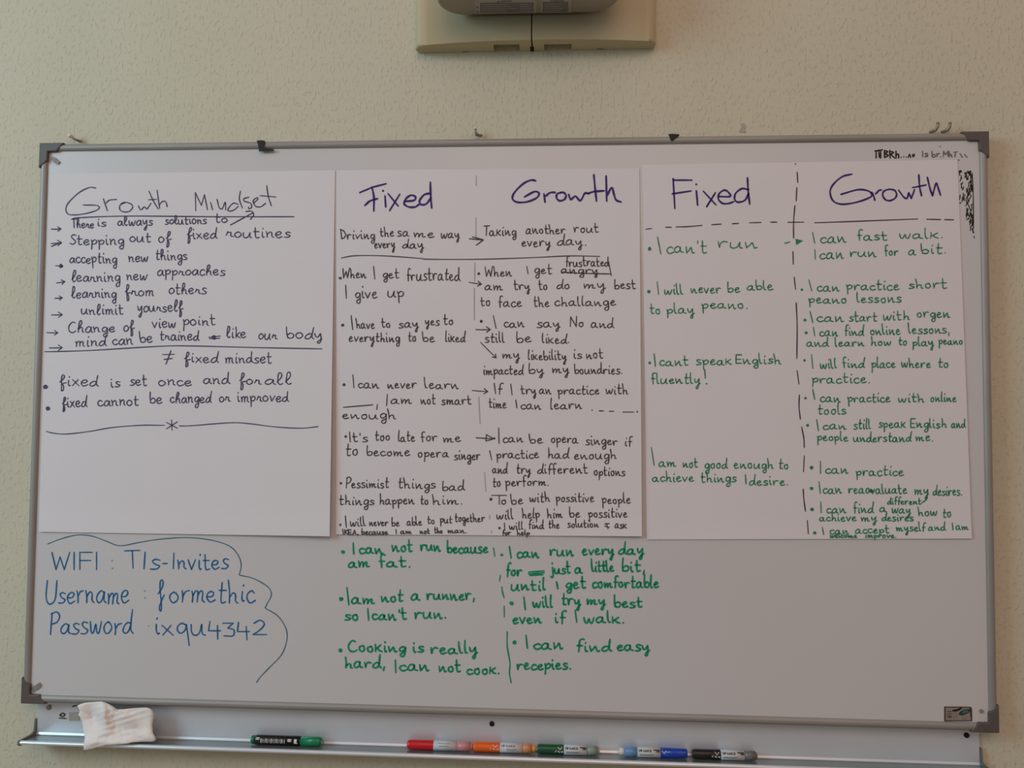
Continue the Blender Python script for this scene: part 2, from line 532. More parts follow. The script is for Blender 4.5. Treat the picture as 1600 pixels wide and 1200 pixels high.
write('note_outline', board, on_board, I_BLUELINE, '~74.4,850,95,842,120,836,142.5,837.4,164.7,845,186.8,852.6,215,848,247,842.8,291,840,329,843.75,358,853,372,867.5,376.8,883,373.7,898.5 ~373.7,898.5,396,904,418,916.6,424,929,418,942,414,950 ~414,950,434,962.5,446.5,981.5,448,1000.5,440,1022.7,421,1043,407,1057.5,400.6,1066.4', w=1.6, label='wavy blue line round the network note')

GB = dict(h=8.6, w=3.0, font=QUICK)
for k, s in enumerate([
 '*536,862.5,3.2 =551.8,848.4,552.7,865.8 can/562/598/865 not/613/644/862 run/657/688/860.5 because/699/762/864 am/545/577/886 fat./593/641/886',
 '*533,936,3.4 =542,918,545,945 am/550/585/943 not/596/629/940 a/643/656/938 runner,/667/742/937 so/539/560/969 =574.6,951,576,969 can\'t/582/635/968 run./648/697/966',
 '*531.7,1016.4,3.4 Cooking/545/633/1018 is/645/662/1019 really/673/746/1021 hard,/539/602/1043 =617.7,1031.6,618.4,1051 can/625/670/1048 not/686/719/1050 cook./730/780/1053',
 '*784,867,2.4 =795.8,853.8,798.6,872 can/808/842/871 run/859/896/868 every/910/959/867 day/967/1006/866 for/791/815/900 =826,894,850,892 =826,897,850,895 =828,899,848,898 just/861/891/896 a/899/910/895 little/925/959/893 bit,/972/1008/893 until/799/852/922 =869.5,909,871.6,920 get/884/915/919 comfortable/926/1029/918',
 '*799.4,942.7,3.4 =818.5,933,820.7,952.5 will/833/863/949 try/878/907/945 my/917/946/945 best/960/1003/949 even/801/846/974 if/867/883/973 =898.7,953.5,901,972 walk./913/975/973',
 '*804,1004,3.4 =821.8,992.5,824,1013 can/834/879/1014 find/901/954/1018 easy/964/1015/1017 recepies./808/892/1046',
]):
    write('note', board, on_board, I_GREENB, s, seed=20 + k, label='thick green marker note under the middle sheet', **GB)
write('divider', board, on_board, I_GREENB, '=771,856,773,869 =781.7,899,780.5,908 ~784,917,785,925,787.7,934 =787.7,947,788,964 ~792.5,987,792.5,1010,796.8,1036,796,1051,798.6,1067', w=2.2, label='broken green line between the green notes')
write('faded_writing', board, on_board, I_JET, '=1367,236,1379,234 =1369,236,1369,247 =1376,236,1376,247 =1373,235,1374,246 =1382,235,1382,246 ~1382,235,1387,237,1383,240,1388,243,1382,246 =1390,235,1391,247 ~1390,236,1396,238,1391,241 =1392,241,1398,247 =1400,236,1400,247 ~1400,242,1404,241,1404,247 *1408,246,1 *1412,245,1 *1416,245.5,1 =1419,246,1421,241 =1421,241,1423,246 ~1426,241,1427,245,1429,241', w=2.2, label='black marker scrawl at the upper right')
write('faded_writing', board, on_board, I_FADED, 'Is/1441/1450/245/5 br/1456/1468/245/5 =1470,245,1470,245.6 Mh/1474/1488/245/5 *1469,229,1 =1490,238,1496,237 =1493,239,1492,245 =1500,240,1504,246 =1507,241,1511,246 *1498,250,1.2', w=1.7, label='rubbed-out grey part of the scrawl')
_r = random.Random(77)
spec = []
for i in range(74):
    t = _r.random() ** 1.25
    y = 266 + 92 * t
    xr = 1517.5 + 3.5 * min(1, t * 1.6)
    xl = 1497.5 + max(0, (t - 0.42)) * 34
    x = xl + (xr - xl) * (_r.random() ** 0.65)
    dx, dy = _r.uniform(-2.6, 1.6), _r.uniform(2, 8)
    spec.append('~%.1f,%.1f,%.1f,%.1f,%.1f,%.1f' % (x, y, x + dx * .3, y + dy * .6, x + dx, y + dy))
spec += ['~1519,270,1520.5,300,1520.8,320,1521,356', '~1516,268,1517,285,1514,300,1509,312', '*1500,268,2.2', '*1515,269,2.4', '*1508,271,1.6', '*1500.5,317,1.3', '*1521,363,1.4', '=1522,369,1522.3,372', '~1519,335,1520,345,1521.3,356', '~1509,312,1515,325,1519,340']
write('scribble', board, on_board, I_JET, ' '.join(spec), w=1.5, label='dense black ink scribble beside the right sheet')

# ------------------------------------------------------------------ flip chart sheets
class Sheet:
    def __init__(self, label, c, lift):
        self.c, self.lift = c, lift                   # corners in the photo TL TR BR BL; lift(u, v) off the panel
        TL, TR, BR, BL = c
        base = at((BL[0] + BR[0]) / 2, (BL[1] + BR[1]) / 2, PANEL)
        self.root = thing('flip_chart_sheet', label, 'sheet of paper', base, 'flip chart sheets on the whiteboard')
        bm = bmesh.new()
        nx, nz = 40, 44
        F = [[None] * (nx + 1) for _ in range(nz + 1)]
        B = [[None] * (nx + 1) for _ in range(nz + 1)]
        for j in range(nz + 1):
            for i in range(nx + 1):
                u, v = i / nx, j / nz
                d = lift(u, v)
                p = at(*self.px(u, v), PANEL - d)
                F[j][i] = bm.verts.new(p)
                B[j][i] = bm.verts.new(p + Vector((0, .0003, 0)))
        for j in range(nz):
            for i in range(nx):
                bm.faces.new((F[j][i], F[j][i + 1], F[j + 1][i + 1], F[j + 1][i]))
                bm.faces.new((B[j][i], B[j + 1][i], B[j + 1][i + 1], B[j][i + 1]))
        ring = [(0, i) for i in range(nx)] + [(j, nx) for j in range(nz)] + [(nz, nx - i) for i in range(nx)] + [(nz - j, 0) for j in range(nz)]
        for k in range(len(ring)):
            a, b = ring[k], ring[(k + 1) % len(ring)]
            bm.faces.new((F[a[0]][a[1]], B[a[0]][a[1]], B[b[0]][b[1]], F[b[0]][b[1]]))
            for S in (F, B):
                bm.edges.get((S[a[0]][a[1]], S[b[0]][b[1]])).smooth = False
        build('paper', bm, M_PAPER, self.root, smooth=True)

    def px(self, u, v):
        TL, TR, BR, BL = self.c
        f = lambda k: (TL[k] * (1 - u) + TR[k] * u) * (1 - v) + (BL[k] * (1 - u) + BR[k] * u) * v
        return f(0), f(1)

    def uv(self, x, y):
        TL, TR, BR, BL = self.c
        u = v = 0.5
        for _ in range(5):
            l, r = TL[0] + (BL[0] - TL[0]) * v, TR[0] + (BR[0] - TR[0]) * v
            u = (x - l) / (r - l)
            t, b = TL[1] + (TR[1] - TL[1]) * u, BL[1] + (BR[1] - BL[1]) * u
            v = (y - t) / (b - t)
        return u, v

    def __call__(self, x, y):
        u, v = self.uv(x, y)
        return at(x, y, PANEL - self.lift(min(1, max(0, u)), min(1, max(0, v))) - 0.0006)

    def write(self, name, ink, spec, **k):
        return write(name, self.root, self, ink, spec, **k)


def sm(t):
    t = min(1, max(0, t))
    return t * t * (3 - 2 * t)


s1 = Sheet('left flip chart sheet headed Growth Mindset in thin dark blue handwriting', ((78, 272), (523.5, 266), (515, 838), (60.5, 831)),
           lambda u, v: 0.0011 + 0.0105 * u ** 4 * sm(v * 1.1) + 0.0020 * sm((v - .93) / .07))
s2 = Sheet('middle flip chart sheet with purple headings Fixed and Growth and black writing', ((526, 266), (999, 263), (1003, 838), (524.5, 835)),
           lambda u, v: 0.0012 + 0.0060 * u ** 6 * sm(v * 1.25) + 0.0018 * sm((v - .95) / .05))
s3 = Sheet('right flip chart sheet with purple headings Fixed and Growth and green writing', ((1003.5, 257.5), (1496, 249.5), (1518.5, 841.5), (1010.5, 843)),
           lambda u, v: 0.0011 + 0.0016 * u ** 6 * sm(v) + 0.0013 * sm((v - .96) / .04))

# -- left sheet
s1.write('heading', I_NAVY, '~149.5,293.7,139.2,293,123.3,300.9,107.5,315.9,102.7,326.2,105.9,334.1,115.4,335.7,131.2,334.1,148.7,329.4,155,324.6,150.2,320.7,129.7,320.3 =161.3,310.4,167.7,329.4 ~165.3,317.5,170.8,312.7,181.9,311.5 '
 '~189,318,196,316,205,319,207,324,202,330,193,331,187,327,188,320,196,316 ~216,321.5,219.9,327.8,225.5,323,229.4,326.2,235.7,317.5 ~232.6,298.5,238.9,312.7,246.8,326.2 =231.8,312,244.5,311.5 =245.2,296.9,249.2,325.4 ~248.4,320.7,253.2,315.1,258.7,315.1,261.1,323 ', w=1.7)
s1.write('heading', I_NAVY, '=305.8,329.4,305,300.9 =305,300.9,314.5,320.7 =314.5,320.7,319.3,304 =319.3,304,324,327.8 ~328.8,315.9,332,327.8 ~339,311.2,342.2,323.8,347,326,351.7,315.9,352.5,327.8 ~372.3,319.1,364.4,317.5,357.3,324.6,356.5,329.4,364.4,328.6,372.3,322.2 ~375.5,298.5,373.9,311,378.7,325.4 '
 '~389,308,381,310.4,381.8,314.3,391.3,317.5,392.9,323.8,389,326.2,388,323 ~396,317.5,402.4,311.2,400.8,308.8,395.3,314.3,399.3,322.2,407.2,323,415,317.5 ~416.7,289.8,419,306.4,423.8,321.5 =406.4,305.6,430.9,307.7', w=1.7)
s1.write('divider', I_NAVY, '~112,342.5,125,340,200,337.5,330,338.5,459,338.5', w=1.7)
A = dict(h=8.5, w=1.7, font=LOOPY)
for k, s in enumerate([
 '>80,358,95,357.5,5 There/112/146/356/7 is/152/165/353/7 always/184/238/352/7.5 solutions/258/322/350/7 to/336/355/348/7 =360,351.5,394,333 ~384,330.5,393,330,396,336,391,343',
 '>80,380.5,96,379,6 =80,385,92,380 Stepping/109/193/382 out/203/235/378 of/248/266/378 fixed/292/338/373 routines/353/453/371',
 '>87,415,98,415.5,4 *95,415.5,3 accepting/109/182/411 new/201/231/409 things/243/292/406',
 '>88,442,101,440,5 learning/112/187/440 new/198/229/437 approaches/246/351/430',
 '>85.5,466,97,465,4.5 learning/112/181/465 from/196/240/462 others/264/322/459',
 '>80,492,97,491.5,6 unlimit/127/192/491 yourself/215/285/487',
 '>73,519.5,90,520,5 Change/107/179/519 of/193/209/518 view/238/274/512 point/286/336/508',
 '>77,543.5,97,543,6 mind/118/165/540.5 can/176/207/538 be/219/238/535 trained/250/310/532 *334,527,3.6 =326,527,344,525 =327,529,343,528.5 like/354/384/528 our/404/432/530 body/448/503/529',
 '=254,554,272,553.5 =256,561.5,269,560 =267,548,259,569 fixed/288/340/566 mindset/352/424/567',
 '*71,604.5,3.6 fixed/93/152/603.5/9 is/173/187/604.5 set/203/229/602.5 once/248/299/602 and/318/358/600 for/374/407/600.5 all/414/455/600',
 '*74.6,638,3.3 fixed/97/135/636 cannot/153/216/633.5 be/234/253/630.5 changed/266/329/629.5 or/343/359/628 improved/371/450/627.5',
]):
    s1.write('note', I_NAVY, s, seed=40 + k, **A)
s1.write('divider', I_NAVY, '~70,549.5,95,549,150,547,250,541,300,540.5,400,543,503,545', w=1.6)
s1.write('divider', I_NAVY, '~72,674,85,677,105,678,140,674,175,668,220,664.5,257,664.5 =268,656,268.5,672 =260,660,277,669 =277,659,260,670 ~280,665.5,300,665,360,660.5,390,662,430,667,470,669,497,666.5', w=1.5)

# -- middle sheet
s2.write('heading', I_PURPLE, '=562,300.8,581.7,292.5 =581.7,292.5,603,287 ~581,292.5,584,307.5,584,329.7 ~569.9,321,578,314,589.7,310.3 =601.5,306,602.6,323.3 *598.4,298,1.8 =606.3,302.7,622,321.7 =624.5,303.5,608.7,328.9 '
 '~631.6,314.6,646.7,313,649,307.5,642,305,634,310.7,631.6,318.6,638.7,323.3,648.2,323.3,654.6,319.4 ~672,302,662.5,304.3,655.4,313.8,657.7,319.4,665.7,318.6,673.6,309 ~672.3,284.5,672.8,304.3,674.4,325', w=3.1, label='purple heading')
s2.write('heading', I_PURPLE, '~837,282.4,829.8,281.4,817.5,287,803.5,301,800.9,310.8,808.8,316,824.5,315,838.5,309,842,302,835,299.4,819.3,307.6 =849.9,302.9,851.6,316 ~852.5,306.4,859.5,301,867.4,300.6 '
 '~877,300.5,870.5,303,869.5,309,874,313.5,881,312,884.5,306,881,301,876,300.5 ~888.4,303.75,891.9,311.6,898.9,306.4,906.75,313.4,913.75,302,920,303 ~927.75,273,929.5,291.5,932,314.25 ~918,302.5,927.75,299.4,944,298 =947,275,947.9,314.25 ~947.9,306.4,955.75,293,959.25,303.75,962.75,312.5,970.6,315.6', w=3.1, label='purple heading')
B = dict(h=7.3, w=1.7, font=QUICK)
for k, s in enumerate([
 'Driving/532/585/373/7 the/594/615/369/7 sa/621/639/369/7 me/647/678/371/7 way/689/718/372/7 every/585/617/387.5/7 day/629/662/388/7 =733,373,755,375 =738,370,755,374.5 =755,375,744,383',
 'Taking/755/806/368/7.5 another/822/883/365 rout/897/935/363 every/815/860/385/7.5 day./871/916/383/7.5',
 '*531.5,434.5,2.2 When/535/572/434/7 =583.5,416,585.5,436 get/598/623/434 frustrated/636/718/438/9.5 =540,445.6,541,466 give/555/589/465.5/9.5 up/606/631/464/9',
 '*535.5,508,2.4 =548.5,493,551,515 have/557/585/513 to/596/610/511 say/623/654/512 yes/664/686/508 to/693/708/507 everything/545/624/534 to/638/650/533.5 be/661/679/534 liked/696/726/534',
 '*537.5,601,2.4 =551.3,585.6,552.8,606 can/560/592/606 never/606/650/606.5 learn/664/716/607 =536.4,636.4,582.5,632.5 =589.5,631.7,588.5,640 =605,616,604,634 am/611/643/631/7 not/658/680/631 smart/690/736/632 enough/535/618/654',
 '*540,682,2 It\'s/546/574/690 too/586/609/688 late/622/648/689.5 for/658/683/689.5 me/693/720/690.5 to/540/559/712/9 become/573/640/712 opera/653/701/714 singer/710/750/718',
 '*532.5,755,2 Pessimist/540/607/762 things/622/680/763 bad/691/725/766 things/530/584/789 happen/593/647/788 to/657/669/788 him./676/722/788',
 '*531.7,820,1.8 =539.5,806,541,824 will/547/571/822/7 never/577/606/821.5/6 be/612/624/822/6 able/636/659/820.5/6 to/668/679/818.5/6 put/688/706/817/6 together/711/757/815/6 IKEA,/535.6/560/835/4 because/565/606/835/4.5 =618.5,827,619,834 am/626/643/834/4.5 not/656/671/834/4.5 the/679/691/833/4.5 man./700/729/833/4.5',
 '*748,427.6,2.2 When/758/799/432 =823,416,825,428 get/835/862/427.5 frustrated/884/951/416/7 angry/877/935/427/6.5 ~877,425,910,427,955,428 =951,409,955,431 >733,441,752,444,5.5 am/758/785/453 try/803/828/453 to/842/855/452 do/870/890/451 my/912/946/451 best/960/993/451 to/751/766/477 face/779/815/479 the/834/858/479 challange/867/962/477.5',
 '*752,502,2.4 >743.5,515,766,514.8,6 =770.6,493,775,513 can/788/819/511 say/839/875/511 No/891/912/510 and/924/958/511.5 still/758/788/535 be/807/830/535 liked./847/889/536 >751,535,775,559,5 my/785/812/560 likebility/825/885/562 is/896/909/560 not/916/942/560 impacted/755/817/585 by/826/850/584 my/863/889/583 boundries./898/972/584',
 '>738,610,762,611.7,6 If/773/784/615.5 =798,600,800,617 try/814/838/615.5 an/843/861/615.5 practice/872/936/616 with/947/981/615.5 time/764/791/637 =805.8,624.7,807.5,637.4 can/814/845/639 learn/860/909/639 *925,641,1.1 =936,642,943,642 =952,642.6,959,642.6 =973,643.8,990,643.8 *995.6,643.3,1.4',
 '=744,684,769,685.5 ~760,679,769.5,685.5,759,689 =760,679,759,689 *772,685,1.9 =779,668.6,779.7,693 can/786/817/691 be/828/848/692 opera/861/903/692 singer/915/965/695 if/976/987/697 =765,704,768,718.4 practice/776/842/716 had/856/888/716 enough/897/963/717 and/770/792/739.5 try/807/829/739.5 different/840/918/740 options/928/976/743 to/770/782/760 perform./790/857/759',
 '*767,780,2.4 =768,774,791.5,774 =780,774,780,788 o/783/791/788/7 be/799/817/787.5 with/828/859/784 possitive/869/928/784 people/941/985/786.5 will/776/802/811 help/816/843/809.5 him/855/879/809 be/890/906/808.5 possitive/920/980/808.5',
 '*780.5,825,1.9 =788,817,788.6,828 will/796/817/827/6 find/826/849/826/6 the/857/874/825/6 solution/887/935/824/6 =945,819,952,818 =945,822,952,824 =947,817,950,826 ask/961/979/825/6 for/785/798/836/4 help/808/827/836/4',
]):
    s2.write('note', I_BLACK, s, seed=70 + k, **B)
s2.write('divider', I_BLACK, '~533,403,555,399.5,600,399.7,655,403.5,670,405,750,405,830,402.5,890,399.8,937,400.5', w=1.5)
s2.write('fold_line', I_PENCIL, '=744,274,744,290 =743.5,340,743.5,372 =742,410,741.5,440 =741,450,741,500 =748,620,750,662 =757,738,759,768 =765,805,765,811 =767.5,829,768,833', w=1.2, label='faint broken pencil line down the middle')

# -- right sheet
s3.write('heading', I_PURPLE, '=1051.7,279,1054.4,325.6 =1051.7,281.4,1081,281.4 =1050.4,302.8,1079.6,298.3 =1088,298,1090,320.7 *1088,288,1.6 =1099,298.75,1118.6,320 =1117.8,301,1104,323 =1116,304,1104,323 '
 '~1121.9,306.9,1140.6,306.9,1138,300.4,1131.6,297,1123.5,302.8,1122.7,311.7,1130,318,1139.7,317.4,1146.2,315 ~1169.8,296.3,1159.2,294.7,1149.5,302,1147.9,311.7,1153.6,315.8,1164,312.6,1169.8,302 ~1167.9,277.6,1169,298.75,1171.4,319', w=2.9, label='purple heading')
s3.write('heading', I_PURPLE, '~1331,272,1316,276,1302,288,1297,300,1302,314,1316,319,1338,316,1358,309,1362.4,304,1356,298,1340,296.4,1314,303.6 ~1362,300,1365,306,1367,313 ~1368,303,1374,297,1377,297 '
 '~1390,295.4,1382,298,1379,304,1383,311.5,1390,313.5,1398,310,1401,304,1398,297.5,1390,295.4 =1404,297,1412,308 ~1412,308,1417,310,1420,301 =1420,301,1424,310 =1424,310,1429,296 ~1435.6,273,1437,292,1440,306 =1426,293,1447,289 ~1449,277,1453,294,1457,306 ~1457,306,1459,298,1463,286,1466,294,1469.6,305', w=2.7, label='purple heading')
s3.write('divider', I_PLUM, '=1009,358,1018,357 =1040,355,1049,355 ~1056,354.5,1075,354,1097,352 =1112,351,1127,350 =1144,349.5,1154,349 =1171,348,1189,347.5 =1204,347,1214,347 =1231,347.3,1256,347 ~1273,348,1330,346,1434,342 =1448,342.5,1470,343 =1476,343,1490,343.5', w=1.6, label='dashed plum line under the headings')
s3.write('divider', I_PLUM, '*1243,256,1 =1245.5,269,1246.5,285 =1245,293,1244,314 ~1242,321,1240,347,1240,372 =1239,393,1239.5,413 =1241,433,1243,452 ~1244,473,1245.5,510,1245,560 =1245.4,579,1248.4,600 ~1249,617,1248.5,635,1250.5,655 ~1252.5,667,1256,685,1256.6,699 =1256.6,712,1255.5,737 ~1255,764,1256,780,1258.5,799 =1261.5,813,1263,834', w=1.7, label='dashed plum line down the middle')
G = dict(h=7.4, w=1.8, font=QUICK)
for k, s in enumerate([
 '*1015,388.6,2.8 =1027.3,370,1032.5,397 can\'t/1042/1104/395/9.5 run/1122/1183/387/9.5',
 '=1226,380,1234,378 #1243,373,1255,376,1244,383 =1269.6,363,1273,380 can/1282/1322/379/9 fast/1340/1386/375 walk./1406/1473/372 =1273,390,1274,405 can/1281/1318/404/9 run/1328/1369/401 for/1383/1403/399 a/1420/1431/398 bit./1440/1478/396',
 '*1013.7,455.5,2.8 =1026.7,440,1029,460 will/1038/1067/460 never/1080/1126/457.5 be/1137/1156/456.5 able/1168/1208/453 to/1016/1032/490 play/1042/1085/490 peano./1097/1168/482',
 '*1015,567,2.3 =1022,552.5,1024,572.5 cant/1031/1075/571 speak/1088/1143/570 English/1150/1220/568 fluently/1018/1094/599 =1101,577,1102,591 *1104,599.5,1.3',
 '=1017.7,699,1022,727 am/1030/1056/729 not/1067/1090/730 good/1101/1136/732 enough/1147/1208/732 to/1217/1232/733 achieve/1020/1084/752 things/1095/1150/753 =1164.6,741.7,1165.6,756 desire./1171/1231/758',
 '*1253,452.5,2 =1263.75,437,1268.4,454.7 can/1277/1311/455 practice/1323/1405/453 short/1420/1479/450 peano/1264/1323/474 lessons/1339/1408/472.5',
 '*1257.75,500,2.4 =1265.6,486.6,1270,504 can/1277/1318/502.5 start/1327/1370/502 with/1380/1421/499.5 orgen/1433/1484/496',
 '*1259.6,520,2.4 =1271,511,1273,525 can/1281/1309/525 find/1320/1349/524 online/1360/1407/523 lessons,/1420/1484/521 and/1261/1294/541/6.5 learn/1305/1350/541/6.5 how/1361/1392/540/6.5 to/1404/1417/539/6.5 play/1426/1459/540/6.5 peano/1467/1504/538/6',
 '*1257,563,2 =1268,554,1270,575.6 will/1282/1307/575.5 find/1317/1350/574.5 place/1362/1399/574.5 where/1409/1454/574 to/1466/1482/574 practice./1269/1359/598',
 '*1258.5,622,2 =1269.75,608,1273,624 can/1282/1313/628/7 practice/1325/1391/628/7 with/1404/1444/628/7 online/1454/1494/627.5/6.5 tools/1278/1322/647/7.5',
 '*1262,664.4,2.3 =1276,655.6,1278.75,673 can/1286/1322/670.5/7 still/1334/1360/670 speak/1373/1415/668/7 English/1423/1479/668/7 and/1487/1508/668/6.5 people/1277/1325/689/7 understand/1334/1423/690/7 me./1431/1458/689/7',
 '*1268,730.6,2.8 =1282,720.6,1282,740 can/1290/1325/740 practice/1338/1412/743',
 '*1268,763,2.8 =1279.7,752.5,1281.6,771 can/1286/1315/771 reaovaluate/1326/1417/771 *1361,767,3 my/1429/1451/772 desires./1458/1503/774',
 '*1268.8,796,2.8 =1282.5,784,1283,801 can/1292/1322/801 find/1334/1364/801 a/1375/1385/800/7 different/1387/1439/788/5 ~1440,786,1447,781,1449,777 way/1394/1423/802 how/1435/1464/806 to/1473/1486/808 achieve/1281/1338/814/6 my/1346/1370/814/6 desires/1378/1427/814/6',
 '*1273,832.6,2.6 =1284.75,823.75,1287,835 can/1297/1326/834/6 accept/1337/1389/833/6 myself/1401/1445/830/6 and/1451/1477/828.5/6 =1488,817,1489,828 am/1494/1513/827.5/6 welcome/1297/1339/840/4 improve./1352/1400/840/4',
]):
    s3.write('note', I_GREEN, s, seed=100 + k, **G)

# ------------------------------------------------------------------ marker tray under the board
zl = [at(px, py, -0.004).z for px, py in ((60, 1146), (320, 1156), (370, 1160), (600, 1166), (720, 1169), (880, 1178), (1220, 1185.5), (1380, 1189), (1531, 1192))]
Z0 = sum(zl) / len(zl)
TX0, TX1 = at(58, 1146, -.004).x, at(1530, 1192, -.004).x
SLOPE = 0.09
tray = thing('marker_tray', 'long aluminium pen tray fixed to the wall under the whiteboard', 'tray', (0, -0.004, Z0))


def extrude_x(name, prof, material, x0=TX0, x1=TX1, smooth=False):
    bm = bmesh.new()
    slab(bm, [(x0, y, z) for y, z in prof], [(x1, y, z) for y, z in prof])
    return build(name, bm, material, tray)


ZB = ZC - 0.6
extrude_x('back_plate', [(-.001, Z0 - .004), (-.006, Z0 - .004), (-.008, Z0 + .002), (-.006, Z0 + .006), (-.0055, Z0 + .04), (-.004, ZB - .001), (-.001, ZB - .001)], M_TRAYALU)
zf = Z0 + SLOPE * 0.052
extrude_x('shelf', [(-.006, Z0 - .003), (-.006, Z0 + .0002), (-.056, zf), (-.056, zf - .0032)], M_TRAYTOP)
bm = bmesh.new()
lip = [(-.056 - .0045 * math.sin(a) * 1.0, zf - .001 + .0042 * math.cos(a)) for a in [math.pi * 2 * k / 14 for k in range(14)]]
slab(bm, [(TX0 - .002, y, z) for y, z in lip], [(TX1 + .002, y, z) for y, z in lip])
build('front_lip', bm, M_TRAYALU, tray)
for s, xe in ((-1, TX0), (1, TX1)):
    bm = bmesh.new()
    prof = [(-.001, Z0 + .034), (-.007, Z0 + .034), (-.010, Z0 + .010), (-.020, Z0 + .0065), (-.060, zf + .0035), (-.062, zf - .004), (-.056, zf - .008), (-.008, Z0 - .008), (-.001, Z0 - .006)]
    slab(bm, [(xe + s * .0005, y, z) for y, z in prof], [(xe + s * .0045, y, z) for y, z in prof])
    c = build('end_cap', bm, M_TRAYEND, tray)
for px, py, mt in ((768.5, 1131, M_DARK), (1510.5, 1149, M_DARK), (76, 1105.5, M_STEEL)):
    c = at(px, py, -.006)
    bm = bmesh.new()
    tube(bm, [c + Vector((0, .002, 0)), c + Vector((0, -.0008, 0)), c + Vector((0, -.0016, 0))], [.0052, .0052, .0034], 16)
    build('screw', bm, mt, tray, smooth=False)


def on_tray(px, py):
    return at(px, py, -0.0066)


write('maker_mark', tray, on_tray, I_JET, '~93.5,1116.5,97.5,1114.5,101,1116.5,98,1119.5,94,1118,93.5,1116.5 =92,1122,103,1122.6 =109,1120,109,1115 =109,1115,112,1115 ~113,1104,117,1103,119,1103', w=1.7, label='small dark printed logo')
bm = bmesh.new()
for (a, b, c_, d) in (((107.5, 1113), (122, 1113), (124, 1126), (107.5, 1126)),):
    slab(bm, [at(*p, -.0068) for p in (a, b, c_, d)], [at(*p, -.0055) for p in (a, b, c_, d)])
build('sticker', bm, M_STICK, tray)

# ------------------------------------------------------------------ whiteboard markers lying in the tray
GROUP = 'markers lying in the tray'


